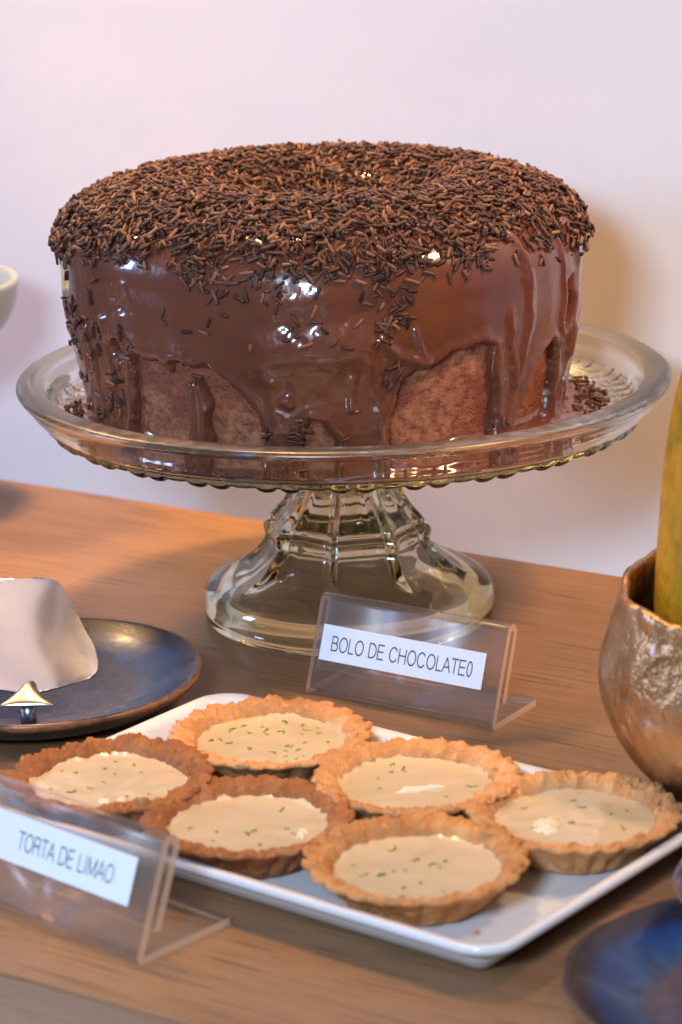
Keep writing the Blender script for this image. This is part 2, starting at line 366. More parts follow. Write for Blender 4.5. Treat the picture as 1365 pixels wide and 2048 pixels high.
# theta: 0 faces the camera (-y), positive to the right; degrees
tf = np.linspace(-95, 95, 980); tb_ = np.linspace(95, 265, 222)[1:-1]; TH = np.r_[tf, tb_]; NU = len(TH)
TT, II = np.meshgrid(TH, np.arange(NV), indexing='ij')
RR = CP[II, 0]; ZZ = CP[II, 1]
polys = [
 [(-50, 9), (-48.6, 11.1), (-46.8, 12.6), (-45.6, 13.8), (-44, 14.3), (-41, 14.15), (-37.5, 14.35), (-35.5, 14.1), (-34.3, 13.8), (-33.2, 14.2), (-31, 14.3), (-28, 14.25), (-24.3, 14.25), (-20.6, 13.75), (-17.8, 13.1), (-15.8, 12.4), (-14.2, 11.5), (-13.4, 10.6), (-13.2, 9), (-26.8, 9), (-26.3, 11.1), (-25.4, 12.6), (-25.6, 13.4), (-27.5, 13.75), (-29.6, 13.6), (-30.7, 13.2), (-31.4, 12.2), (-32.6, 11.1), (-33.3, 9)],
 [(-4.9, 9), (-4.5, 10.9), (-4.0, 11.6), (-2.8, 11.95), (-1, 11.9), (.7, 11.55), (1.5, 10.9), (1.8, 9)],
 [(14.6, 9), (14.5, 10.9), (15.2, 12.1), (16.2, 13.1), (17.6, 13.75), (19.8, 13.95), (22.2, 14.15), (25, 14.35), (27.7, 14.65), (31, 14.7), (35, 14.85), (38.3, 14.6), (39.6, 13.4), (40.6, 12), (41.5, 10.8), (42, 9)],
 [(48.0, 9), (49.2, 10.4), (50.3, 11.3), (52.5, 12.5), (55.6, 13.3), (57.3, 13.9), (59.5, 14.15), (61.5, 13.8), (64.3, 12.9), (65.6, 11.6), (66.0, 10.3), (66.2, 9)],
 [(-50.3, 14.4), (-49.6, 14.95), (-48.5, 15.0), (-47.9, 14.5), (-48.6, 14.2)],
 [(65.6, 16.6), (64.9, 15.7), (65.1, 14.9), (66.1, 14.5), (67.2, 14.9), (67.6, 15.9), (66.8, 16.7)],
 [(80, 9), (83, 12), (88, 14.2), (96, 14.6), (101, 12.5), (103, 9)],
 [(118, 9), (121, 13), (133, 14.8), (142, 13.5), (146, 9)],
 [(158, 9), (161, 12.6), (176, 14), (188, 13.1), (191, 9)],
 [(205, 9), (208, 13.2), (220, 14.6), (229, 13), (232, 9)],
 [(244, 9), (247, 12), (252, 13.6), (258, 12), (259, 9)]]
DEG = .205
def sdf(polys, X, Y):
    """signed distance, positive outside every polygon"""
    best = np.full(X.shape, 1e9); inside = np.zeros(X.shape, bool)
    for pl in polys:
        p = np.array(pl)*np.array([DEG, 1]); ins = np.zeros(X.shape, bool)
        for a, b in zip(p, np.roll(p, -1, 0)):
            e = b-a; t = np.clip(((X-a[0])*e[0]+(Y-a[1])*e[1])/(e@e), 0, 1)
            best = np.minimum(best, np.hypot(X-a[0]-t*e[0], Y-a[1]-t*e[1]))
            c = ((a[1] > Y) != (b[1] > Y)) & (X < (b[0]-a[0])*(Y-a[1])/(b[1]-a[1]+1e-12)+a[0]); ins ^= c
        inside |= ins
    return np.where(inside, -best, best)
th = np.radians(TT); P3 = np.stack([RR*np.sin(th), -RR*np.cos(th), ZZ], -1)
side = (II < ucrest) & (ZZ < 18)
X = TT*DEG+.16*fbm(P3/.9, 3, 3); Y = ZZ+.14*fbm(P3/.8, 3, 8)
sd = np.full(TT.shape, 3.0); m = side
sd[m] = np.minimum(3, sdf(polys, X[m], Y[m]))
t0 = .34+.05*fbm(P3*np.array([1, 1, .5])/2.6, 2, 21)
lip = .10*np.exp(-((sd-.32)/.25)**2)
sdc = np.clip(sd/.30, 0, 1)
Tg = np.where(sd > 0, (t0+lip)*np.sqrt(1-(1-sdc)**2), np.maximum(sd*2.5, -.25))
low = sstep(ZZ, 15, 10.5)*(II < ucrest)*(sd > .05)
Tg = Tg+low*.10*np.clip(sd/.5, 0, 1)                                             # drips swell towards the foot
Tg = Tg+(II < ucrest)*(sd > 0)*.018*fbm(P3*np.array([1, 1, .6])/1.1, 2, 33)*np.clip(sd, 0, 1)
# folds, ridges and lumps seen on the front
def ridge(pts, wdt, amp):
    global Tg
    p = np.array(pts)*np.array([DEG, 1]); best = np.full(TT.shape, 9.)
    for a, b in zip(p[:-1], p[1:]):
        e = b-a; t = np.clip(((X-a[0])*e[0]+(Y-a[1])*e[1])/(e@e), 0, 1); best = np.minimum(best, np.hypot(X-a[0]-t*e[0], Y-a[1]-t*e[1]))
    Tg = Tg+np.where(II < ucrest, amp*np.exp(-(best/wdt)**2), 0)*(sd > .1)
ridge([(44.5, 19.6), (47.5, 18.2), (48.8, 16.4), (49.2, 14.4), (46.5, 12.4), (45.2, 10.5)], .28, .16)
ridge([(42.5, 16), (44.5, 14.4), (46.0, 12.8)], .22, .12)
ridge([(61.5, 18.6), (62.5, 16.6), (62.4, 14.8), (64.5, 14.0)], .2, .16)
ridge([(70.5, 17.8), (70.5, 15.5), (70, 13.6), (69, 12.4)], .3, .20)
ridge([(72, 14.2), (71.5, 13.2)], .35, .30)
ridge([(12, 15.6), (16, 14.9), (20.5, 14.45), (21.8, 14.3)], .22, .17)
ridge([(22.2, 14.5), (21.0, 14.9), (19.0, 15.8)], .14, .10)
ridge([(-8.1, 12.95), (-7.4, 12.8)], .24, .26)
ridge([(-11, 13.9), (-7.5, 14.0), (-4.5, 13.2)], .35, .08)
ridge([(-2.5, 12.45), (1, 12.3)], .3, .10)
ridge([(6, 13.9), (6.2, 12.6)], .2, .09)
ridge([(-14.5, 14.6), (-11, 13.4), (-10, 11.6)], .4, .07)
ridge([(9.5, 14.5), (11.8, 12.5), (12.8, 10.5)], .35, .13)
ridge([(-53.5, 15.8), (-52.5, 14.0), (-53.5, 12), (-54, 10.4)], .22, .18)
ridge([(-60.5, 15), (-60, 12.6), (-60.5, 10.5)], .25, .18)
ridge([(-66, 15.5), (-65, 13), (-66, 10.5)], .3, .16)
ridge([(-45.5, 17.4), (-43, 16.4), (-41.5, 15.6)], .3, .07)
ridge([(-30, 15.1), (-28.8, 14.5)], .28, .14)
ridge([(-11, 15.0), (-3, 15.1), (8, 15.2)], 1.1, .36)
ridge([(-10, 17.0), (-5, 17.2), (1, 17.3)], .65, .15)
ridge([(-49, 15.5), (-44, 15.4)], .8, .22)
bx_ = (TT > -11) & (TT < 12) & (ZZ > 14.5) & (ZZ < 18.4)
Tg = Tg+np.where(II < ucrest, .09*np.exp(-((TT+2)/9)**2-((ZZ-16.2)/1.1)**2)*fbm(P3/.75, 2, 71), 0)
Tg = Tg+np.where(II < ucrest, .06*np.exp(-((TT+47)/5)**2-((ZZ-16.6)/1.1)**2)*fbm(P3/.5, 2, 75), 0)
base = .30
Rg = RR+CN[II, 0]*(Tg-base); Zg = ZZ+CN[II, 1]*(Tg-base)
Zg = np.maximum(Zg, 10.24)
def hollow(V):                              # the centre hole sits a little right of the middle
    r = np.hypot(V[..., 0], V[..., 1]); k = 1-sstep(r, 2.5, 9); V = V.copy(); V[..., 0] += 1.0*k; V[..., 1] += .2*k
    return V
Vg = hollow(np.stack([Rg*np.sin(th), -Rg*np.cos(th), Zg], -1))
Fg = grid_faces(NU, NV)
o = link('glaze', mesh_from(Vg.reshape(-1, 3), Fg, 'glaze'), M_glaze, ck)
# sponge body under the glaze
SI = np.arange(0, NV, 4); SI[-1] = NV-1; TS = np.r_[np.linspace(-95, 95, 480), np.linspace(95, 265, 100)[1:-1]]
ts, si = np.meshgrid(np.radians(TS), SI, indexing='ij'); rs = CP[si, 0]; zs = CP[si, 1]
Ps = np.stack([rs*np.sin(ts), -rs*np.cos(ts), zs], -1)
dd = -.30+.035*fbm(Ps/.35, 3, 44)+.05*fbm(Ps/1.8, 2, 45)
rs = rs+CN[si, 0]*dd; zs = np.maximum(zs+CN[si, 1]*dd, 10.26)
o = link('sponge', mesh_from(hollow(np.stack([rs*np.sin(ts), -rs*np.cos(ts), zs], -1)).reshape(-1, 3), grid_faces(len(TS), len(SI), True, True), 'sponge'), M_sponge, ck)
# glaze pooled on the plate round the foot of the cake
NP = 720; tp = np.radians(np.linspace(-180, 180, NP, endpoint=False))
td = np.degrees(tp)
def bump1(c, wd): return np.exp(-((td-c)/wd)**2)
ext = 11.35+.16*vnoise(np.stack([td/6, 0*td, 0*td], -1), 3)+.12*vnoise(np.stack([td/2.2, 0*td, 0*td], -1), 9)
ext = ext+.85*bump1(-29, 5)+1.25*bump1(2, 9)+.9*bump1(9, 7)+.8*bump1(45, 5)+1.25*bump1(72, 12)+.7*bump1(90, 7)+.7*bump1(-60, 8)+.5*bump1(-78, 6)+.3*bump1(-12, 4)
ext = np.minimum(ext, 12.95)
q = np.linspace(0, 1, 22)
rr_ = 10.6+(ext[:, None]-10.6)*q[None]; hgt = (.24+.10*vnoise(np.stack([td/4, 0*td, 0*td+5], -1), 4)[:, None])*np.sqrt(np.clip(1-q[None]**3.2, 0, 1))
Pp = np.stack([rr_*np.sin(tp)[:, None], -rr_*np.cos(tp)[:, None], 10.235+hgt], -1)
Pp[..., 2] += .05*fbm(Pp/.6, 2, 6)*(hgt > .03)
Pp[:, 0, 2] += .25
o = link('glaze_pool', mesh_from(Pp.reshape(-1, 3), grid_faces(NP, 22), 'glaze_pool'), M_glaze, ck, label='chocolate glaze pooled on the plate')

# sprinkles
def capsule(L, r, n=6):
    zs_ = [-L/2, -L/2+r*.25, L/2-r*.25, L/2]; rs_ = [r*.62, r, r, r*.62]
    V = [(rs_[k]*math.cos(2*math.pi*i/n), rs_[k]*math.sin(2*math.pi*i/n), zs_[k]) for k in range(4) for i in range(n)]
    F = [[k*n+i, k*n+(i+1) % n, (k+1)*n+(i+1) % n, (k+1)*n+i] for k in range(3) for i in range(n)]+[list(range(n))[::-1], list(range(3*n, 4*n))]
    return np.array(V), F
capV, capF = capsule(1, .5)
quads = np.array([f for f in capF if len(f) == 4]); caps = [f for f in capF if len(f) != 4]
# positions on the glaze: (theta, profile index, lift)
def surf(thd, ui, lift):
    k = np.clip(ui, 0, NV-1.001); i0 = k.astype(int); f = k-i0
    a = np.radians(thd)
    ti = np.interp(np.mod(thd+95, 360)-95, TH, np.arange(NU)).round().astype(int) % NU
    tg_ = Tg[ti, i0]-base
    r = CP[i0, 0]*(1-f)+CP[i0+1, 0]*f; z = CP[i0, 1]*(1-f)+CP[i0+1, 1]*f
    n2 = CN[i0]; r = r+n2[:, 0]*(tg_+lift); z = z+n2[:, 1]*(tg_+lift)
    e = np.stack([np.sin(a), -np.cos(a), 0*a], -1)
    Pn = e*r[:, None]; Pn[:, 2] = z
    Nn = e*n2[:, :1]; Nn[:, 2] = n2[:, 1]
    return hollow(Pn), Nn
def u_of_z(z): return np.interp(z, CP[:ucrest, 1], np.arange(ucrest))
zb_t = [-180, -100, -75, -62, -50, -35, -23, -10, 0, 12, 22, 32, 40, 48, 60, 70, 100, 180]
zb_v = [18.2, 18.0, 17.9, 18.1, 18.7, 18.62, 18.5, 18.6, 18.65, 18.5, 18.55, 18.75, 18.85, 18.8, 18.3, 17.8, 18.0, 18.2]
cand = []
# dense cover of the top
N = 62000
ui = rng.uniform(0, NV-60, N); thd = rng.uniform(-180, 180, N)
rad = np.interp(ui, np.arange(NV), CP[:, 0]); z = np.interp(ui, np.arange(NV), CP[:, 1])
zb = np.interp(thd, zb_t, zb_v)+.45*vnoise(np.stack([thd/5, 0*thd, 0*thd], -1), 2)+.25*vnoise(np.stack([thd/1.7, 0*thd, 0*thd], -1), 5)
d = np.where(ui < ucrest, z-zb, 5)
pr = np.where(d > 0, 1.0, np.where(ui < ucrest, np.exp(d/.20)*.5, 0))*rad/12.3
pr = np.where((ui > ucrest) & (z < 17.6), 0, pr)
pr *= np.where((abs(thd) > 110) & (ui < ucrest-30), .5, 1)
keep = rng.uniform(0, 1, N) < pr*.56
dn = d[keep]; cand.append(np.stack([thd[keep], ui[keep], np.where(dn > .25, rng.uniform(.03, .46, keep.sum()), rng.uniform(.02, .14, keep.sum())), np.where(dn > .25, .30, .12)], 1))
# the loose ones on the side
def cluster(c_t, c_z, s_t, s_z, n):
    t = rng.normal(c_t, s_t, n); zc = np.clip(rng.normal(c_z, s_z, n), 10.7, 19)
    cand.append(np.stack([t, u_of_z(zc), rng.uniform(.03, .10, n), np.full(n, .10)], 1))
for a in ((-21, 18.15, 3.4, .25, 26), (-19.5, 17.6, 2.2, .25, 9), (14, 17.3, 2.2, .35, 16), (15.2, 16.5, 1.5, .35, 15), (5, 18.4, 7, .22, 22), (-8, 17.7, 3.0, .35, 9), (-32, 18.5, 8, .25, 14),
          (-6.6, 11.3, 2.0, .45, 14), (-47, 14.9, 2, .5, 7), (-2, 16.4, 8, .8, 14), (-27, 16.1, 7, .4, 7), (-66, 14.2, 4.0, 1.1, 18), (-72, 14.6, 4, 1.3, 16), (-60, 14.4, 2.2, .8, 10), (-53, 12, 3, .9, 12),
          (-30, 13.7, 1.1, .5, 8), (36, 18.5, 6, .25, 7), (15, 14.0, 1.4, .3, 9), (24, 18.2, 4, .3, 7), (55, 18.0, 6, .2, 3), (2, 11.2, 2, .3, 5), (-14, 11.2, 1.2, .4, 5), (-62, 11.4, 5, .6, 10), (44, 11, 1.5, .3, 4), (13, 15.6, 1.2, .25, 5)):
    cluster(*a)
A = np.concatenate(cand)
Pn, Nn = surf(A[:, 0], A[:, 1], A[:, 2])
nS = len(A)
g = rng.normal(size=(nS, 3)); g -= (g*Nn).sum(1)[:, None]*Nn; g /= np.linalg.norm(g, axis=1)[:, None]
ax = g+Nn*rng.normal(0, 1, nS)[:, None]*A[:, 3:4]; ax /= np.linalg.norm(ax, axis=1)[:, None]
# loose sprinkles lying on the plate
loose = []
for c_t, s_t, r0, r1, n_ in ((84, 9, 11.6, 12.9, 60), (-78, 7, 11.3, 12.6, 34), (-22, 5, 11.2, 12.3, 60), (-40, 8, 11.1, 12.0, 26), (-9, 4, 11.3, 12.4, 22), (62, 10, 12.2, 12.9, 10)):
    t = np.radians(rng.normal(c_t, s_t, n_)); r = rng.uniform(r0, r1, n_)
    loose.append(np.stack([r*np.sin(t), -r*np.cos(t), 10.36+rng.uniform(0, .22, n_)], 1))
loose = np.concatenate(loose); keepL = np.hypot(loose[:, 0]+CX, loose[:, 1]) < 12.75; loose = loose[keepL]
la = rng.normal(size=(len(loose), 3)); la[:, 2] *= .15; la /= np.linalg.norm(la, axis=1)[:, None]
POS = np.concatenate([Pn, loose]); AX = np.concatenate([ax, la]); nS = len(POS)
LEN = np.clip(rng.normal(.50, .12, nS), .22, .76); RAD = rng.uniform(.064, .088, nS)
def frame(axv):
    ref = np.where(abs(axv[:, 2:3]) < .9, np.array([[0, 0, 1.]]), np.array([[1., 0, 0]]))
    a = np.cross(axv, ref); a /= np.linalg.norm(a, axis=1)[:, None]; return a, np.cross(axv, a)
a_, b_ = frame(AX)
campos = np.array([-.27-CX, -123.4, 40.2]); view = campos-POS; view /= np.linalg.norm(view, axis=1)[:, None]
NNall = np.concatenate([Nn, np.tile([0, 0, 1.], (len(loose), 1))])
lift = np.concatenate([A[:, 2], np.full(len(loose), .1)])
facing = (view*NNall).sum(1)
score = np.where(facing > .25, 1, -9)*1.0 + facing*1.2+lift*3.0-POS[:, 1]*.05+LEN
order = np.argsort(-score); ind = order[:298]; rest = order[298:]
sh = []
for k in range(6):
    L_, r_ = (.42, .50, .56, .62, .68, .74)[k], (.074, .080, .072, .084, .078, .076)[k]
    Vc = capV.copy(); Vc[:, :2] *= r_*2; Vc[:, 2] *= L_
    if k % 2: Vc[:, 0] += .10*r_*np.cos(Vc[:, 2]/L_*4)*3
    me = mesh_from(Vc, capF, 'sprinkle'); me.materials.append(M_spr); sh.append(me)
Ls = np.array([.42, .50, .56, .62, .68, .74])
for i in ind:
    k = int(np.argmin(abs(Ls-LEN[i])))
    o = bpy.data.objects.new('sprinkle', sh[k]); COL.objects.link(o); o.parent = ck
    mrot = Matrix((a_[i], b_[i], AX[i])).transposed().to_4x4(); mrot.translation = Vector(POS[i])*S
    o.matrix_local = mrot
q = rest; n_ = len(q); cv = capV[None]*np.stack([RAD[q]*2, RAD[q]*2, LEN[q]], 1)[:, None, :]
bend = (rng.uniform(-1, 1, n_)*.05)[:, None]*(1-(cv[..., 2]/(LEN[q][:, None]*.5))**2); cv[..., 0] += bend
W = POS[q][:, None]+cv[..., 0:1]*a_[q][:, None]+cv[..., 1:2]*b_[q][:, None]+cv[..., 2:3]*AX[q][:, None]
tri = []
for c_ in caps: tri += [[c_[0], c_[k], c_[k+1], c_[k+1]] for k in range(1, 5)]
tris = [f for c_ in caps for f in ([[c_[0], c_[k], c_[k+1]] for k in range(1, 5)])]
allf = np.array([[f[0], f[1], f[2]] for f in quads.tolist()]+[[f[0], f[2], f[3]] for f in quads.tolist()]+tris)
FF = (allf[None]+(np.arange(n_)*24)[:, None, None]).reshape(-1, 3)
me = mesh_from(W.reshape(-1, 3), FF, 'sprinkle_cover', smooth=True)
link('sprinkle_cover', me, M_spr, ck, kind='stuff')
print('sprinkles', nS)
# crumbs lying at the foot
cv_, cf_ = [], []
ico = [(-1, 0, 0), (1, 0, 0), (0, -1, 0), (0, 1, 0), (0, 0, -1), (0, 0, 1)]; icf = [[0, 2, 5], [2, 1, 5], [1, 3, 5], [3, 0, 5], [2, 0, 4], [1, 2, 4], [3, 1, 4], [0, 3, 4]]
for c_t, s_t, r0, r1, n_ in ((-22, 6, 11.0, 12.0, 170), (-45, 6, 10.9, 11.8, 80), (30, 8, 10.9, 11.5, 40), (84, 10, 11.6, 12.6, 50), (-76, 7, 11.2, 12.5, 50), (-10, 4, 11.0, 12.2, 60)):
    for _ in range(n_):
        t = R(random.gauss(c_t, s_t)); r = random.uniform(r0, r1); s_ = random.uniform(.05, .17); b0 = len(cv_)
        cv_ += [(r*math.sin(t)+x*s_*random.uniform(.6, 1.3), -r*math.cos(t)+y*s_*random.uniform(.6, 1.3), 10.33+s_*.7+random.uniform(0, .12)+zq*s_*random.uniform(.6, 1.2)) for x, y, zq in ico]; cf_ += [[b0+i for i in f] for f in icf]
link('cake_crumbs', mesh_from(cv_, cf_, 'cake_crumbs', False), M_crumb, ck, kind='stuff')

# ------------------------------------------------------------------ acrylic price holders
def glyphs():
    def arc_(cx, cy, rx, ry, a0, a1, n=14):
        return [(cx+rx*math.cos(R(a0+(a1-a0)*k/n)), cy+ry*math.sin(R(a0+(a1-a0)*k/n))) for k in range(n+1)]
    G = {}
    G['B'] = (.80, [[(.08, 0), (.08, 1), (.42, 1)]+arc_(.42, .765, .25, .235, 90, -90)+[(.08, .53)], [(.42, .53)]+arc_(.44, .265, .29, .265, 90, -90)+[(.08, 0)]])
    G['O'] = (1.02, [arc_(.51, .5, .43, .51, 0, 360, 30)])
    G['0'] = (.66, [arc_(.33, .5, .25, .51, 0, 360, 26)])
    G['L'] = (.66, [[(.08, 1), (.08, 0), (.60, 0)]])
    G['D'] = (.92, [[(.08, 0), (.08, 1), (.38, 1)]+arc_(.38, .5, .46, .5, 90, -90, 20)+[(.08, 0)]])
    G['E'] = (.78, [[(.68, 1), (.08, 1), (.08, 0), (.70, 0)], [(.08, .52), (.64, .52)]])
    G['C'] = (.98, [arc_(.50, .5, .42, .51, 38, 322, 26)])
    G['H'] = (.92, [[(.08, 0), (.08, 1)], [(.80, 0), (.80, 1)], [(.08, .53), (.80, .53)]])
    G['A'] = (.86, [[(.02, 0), (.42, 1), (.82, 0)], [(.15, .33), (.69, .33)]])
    G['T'] = (.76, [[(.02, 1), (.74, 1)], [(.38, 1), (.38, 0)]])
    G['R'] = (.86, [[(.08, 0), (.08, 1), (.46, 1)]+arc_(.46, .75, .27, .25, 90, -90)+[(.08, .50)], [(.50, .50), (.70, .38), (.74, 0)]])
    G['I'] = (.34, [[(.15, 0), (.15, 1)]])
    G['M'] = (1.06, [[(.08, 0), (.08, 1), (.51, .06), (.94, 1), (.94, 0)]])
    G[' '] = (.42, [])
    return G
def text_mesh(body, cap, width):
    G = glyphs(); x = 0; V = []; F = []; hw = .052
    for ch in body:
        adv, strokes = G[ch]
        for st_ in strokes:
            for (ax_, ay_), (bx2, by2) in zip(st_[:-1], st_[1:]):
                dx, dy_ = bx2-ax_, by2-ay_; L_ = math.hypot(dx, dy_)
                if L_ < 1e-6: continue
                dx /= L_; dy_ /= L_; ex = hw*.7
                q_ = [(ax_-dx*ex-dy_*hw, ay_-dy_*ex+dx*hw), (ax_-dx*ex+dy_*hw, ay_-dy_*ex-dx*hw), (bx2+dx*ex+dy_*hw, by2+dy_*ex-dx*hw), (bx2+dx*ex-dy_*hw, by2+dy_*ex+dx*hw)]
                b0 = len(V); V += [(x+px_, py_, 0) for px_, py_ in q_]; F.append([b0, b0+1, b0+2, b0+3])
        x += adv+.06
    W_ = x-.06; k = width/W_
    V = [((a-W_/2)*k, (b-.5)*cap, 0) for a, b, c in V]
    return mesh_from(V, F, 'lettering', False)
def holder(label, paper_label, text, loc, yaw, W, Hh, lean, base, lab, tsize, twid, th=.30, bl_angle=0, text_dx=0.0):
    """loc = front right bottom corner; local x along the front, y back, z up"""
    t = thing('price_holder', label, 'price holder', loc, yaw)
    le = R(lean); d = np.array([math.sin(le), math.cos(le)]); nb = np.array([math.cos(le), -math.sin(le)])   # (y,z)
    c = []                                                  # centre line of the bent sheet in (y,z)
    hb = th/2
    c += [np.array([base, hb]), np.array([base*.5, hb])]
    rb = .22
    cc = np.array([hb+rb, hb+rb])
    for k in range(0, 7):
        a = R(270-(90+lean*-1+0)*k/6*1.0)
        a = math.radians(270)-math.radians(90+lean)*k/6*1.0 if False else math.radians(270)-math.radians(90-lean+2*lean*0)*k/6
        c.append(cc+rb*np.array([math.cos(a), math.sin(a)]))
    c.append(c[-1]+d*(Hh*.5)); top = c[-1]+d*(Hh*.5-.55); c.append(top)
    rt_ = .27; ct = top+nb*rt_
    for k in range(1, 9):
        a = math.pi*k/8; v = -nb*math.cos(a)+d*math.sin(a); c.append(ct+rt_*v)
    e = c[-1]; c.append(e-d*(Hh*.40)); c.append(e-d*(Hh*.66))
    c = np.array(c); tgt = np.gradient(c, axis=0); tgt /= np.linalg.norm(tgt, axis=1)[:, None]; nn = np.stack([-tgt[:, 1], tgt[:, 0]], 1)
    A1 = c+nn*hb; B1 = c-nn*hb; loop = np.vstack([A1, B1[::-1]]); m = len(loop)
    A1[:, 1] = np.maximum(A1[:, 1], 0); loop[:, 1] = np.maximum(loop[:, 1], .01)
    V = [(-W, y, z) for y, z in loop]+[(0, y, z) for y, z in loop]
    k = len(c)
    F = [[i, (i+1) % m, m+(i+1) % m, m+i] for i in range(m)]
    for off, rev in ((0, True), (m, False)):
        for i in range(k-1):
            f = [off+i, off+i+1, off+m-2-i, off+m-1-i]; F.append(f[::-1] if rev else f)
    me = mesh_from(V, F, 'acrylic_sheet', False)
    import bmesh
    bm = bmesh.new(); bm.from_mesh(me); bmesh.ops.recalc_face_normals(bm, faces=bm.faces)
    if bm.calc_volume(signed=True) < 0: bmesh.ops.reverse_faces(bm, faces=bm.faces)
    bm.to_mesh(me); bm.free()
    o = link('acrylic_sheet', me, M_acryl, t); me.materials.append(M_acedge)
    for p_ in me.polygons:
        p_.use_smooth = abs(p_.normal.x) < .5
        if abs(p_.normal.x) > .5 or p_.area < .31*W*1e-4*1.02 and len(set(round(me.vertices[i_].co.y, 6) for i_ in p_.vertices)) <= 2 and p_.index in (len(A1)-1, m-1): p_.material_index = 1
    # paper strip on the front face
    org = c[8]-nb*hb                                        # start of the straight front
    (x0, x1, s0, s1) = lab
    fn = -nb
    def pt(x, s, off): q_ = org+d*s+fn*off; return (x, q_[0], q_[1])
    nxp = 14; V = []
    for off in (.012, .030):
        for i in range(nxp):
            x = x0+(x1-x0)*i/(nxp-1)
            for s_ in (s0, s1): V.append(pt(x, s_, off))
    F = [[i*2, i*2+2, i*2+3, i*2+1] for i in range(nxp-1)]+[[nxp*2+i*2, nxp*2+i*2+1, nxp*2+i*2+3, nxp*2+i*2+2] for i in range(nxp-1)]
    n2_ = nxp*2
    F += [[i*2, n2_+i*2, n2_+i*2+2, i*2+2] for i in range(nxp-1)]+[[i*2+1, i*2+3, n2_+i*2+3, n2_+i*2+1] for i in range(nxp-1)]+[[0, 1, n2_+1, n2_], [n2_-2, 2*n2_-2, 2*n2_-1, n2_-1]]
    pl = link('paper_label', mesh_from(V, F, 'paper_label', False), M_paper, t)
    me = text_mesh(text, tsize, twid)
    q_ = org+d*((s0+s1)/2)+fn*.038
    o = link('lettering', me, M_ink, pl, label=paper_label)
    # local frame: text x -> x, text y -> up the sheet, text z -> out of the front
    m4 = Matrix(((1, 0, 0, ((x0+x1)/2+text_dx)*S), (0, d[0], fn[0], q_[0]*S), (0, d[1], fn[1], q_[1]*S), (0, 0, 0, 1)))
    o.matrix_local = m4 @ Matrix.Rotation(bl_angle, 4, 'Z')
    return t
holder('clear acrylic price holder at the foot of the cake stand reading BOLO DE CHOCOLATE0', 'BOLO DE CHOCOLATE0', 'BOLO DE CHOCOLATE0',
       (5.77, -16.67, 0), R(-33.3), 9.25, 4.38, 20, 3.75, (-8.85, -.80, 1.32, 2.86), .60, 7.0)
holder('clear acrylic price holder in front of the tart tray reading TORTA DE LIMAO', 'TORTA DE LIMAO', 'TORTA DE LIMAO',
       (-7.5, -38.35, 0), R(-42.5), 9.4, 4.45, 21, 4.5, (-8.4, -.95, 1.55, 3.25), .60, 4.9, text_dx=.35)

# ------------------------------------------------------------------ tray and tarts
tr_yaw = R(-38.0); TRC = (-.53, -28.18)
def rr_loop(hx, hy, rad, n=12):
    P = []
    for sx_, sy_, a0 in ((1, 1, 0), (-1, 1, 90), (-1, -1, 180), (1, -1, 270)):
        for k in range(n+1):
            a = R(a0+90*k/n); P.append((sx_*(hx-rad)+rad*math.cos(a), sy_*(hy-rad)+rad*math.sin(a)))
    return P
hx, hy = 12.0, 7.4
prof = np.vstack([resample([(-.0, 1.62), (-.28, 1.60), (-.50, 1.48), (-.68, 1.10), (-.88, .62), (-1.25, .42), (-2.0, .38)], 26), [(-3, .38), (-5, .38), (-6.4, .38)]])
profo = resample([(-2.6, .14), (-1.75, .12), (-1.35, .18), (-.95, .62), (-.55, 1.08), (-.22, 1.20), (-.02, 1.30), (.06, 1.45), (0, 1.62)], 26)
loops = []
for ins, z_ in list(prof[::-1])+list(profo[::-1][1:]):
    lp = rr_loop(hx+ins, hy+ins, max(.35, 1.55+max(ins, -1.5)*.8)); loops.append([(x, y, z_) for x, y in lp])
nl = len(loops[0]); V = [p for l in loops for p in l]
F = [[k*nl+i, k*nl+(i+1) % nl, (k+1)*nl+(i+1) % nl, (k+1)*nl+i] for k in range(len(loops)-1) for i in range(nl)]
F.append(list(range(nl))); F.append([(len(loops)-1)*nl+i for i in range(nl)][::-1])
me = mesh_from(V, F, 'serving_tray')
tray = link('serving_tray', me, M_white, loc=(*TRC, 0), rotz=tr_yaw, label='white rectangular rimmed porcelain tray holding the six lime tarts', category='tray')

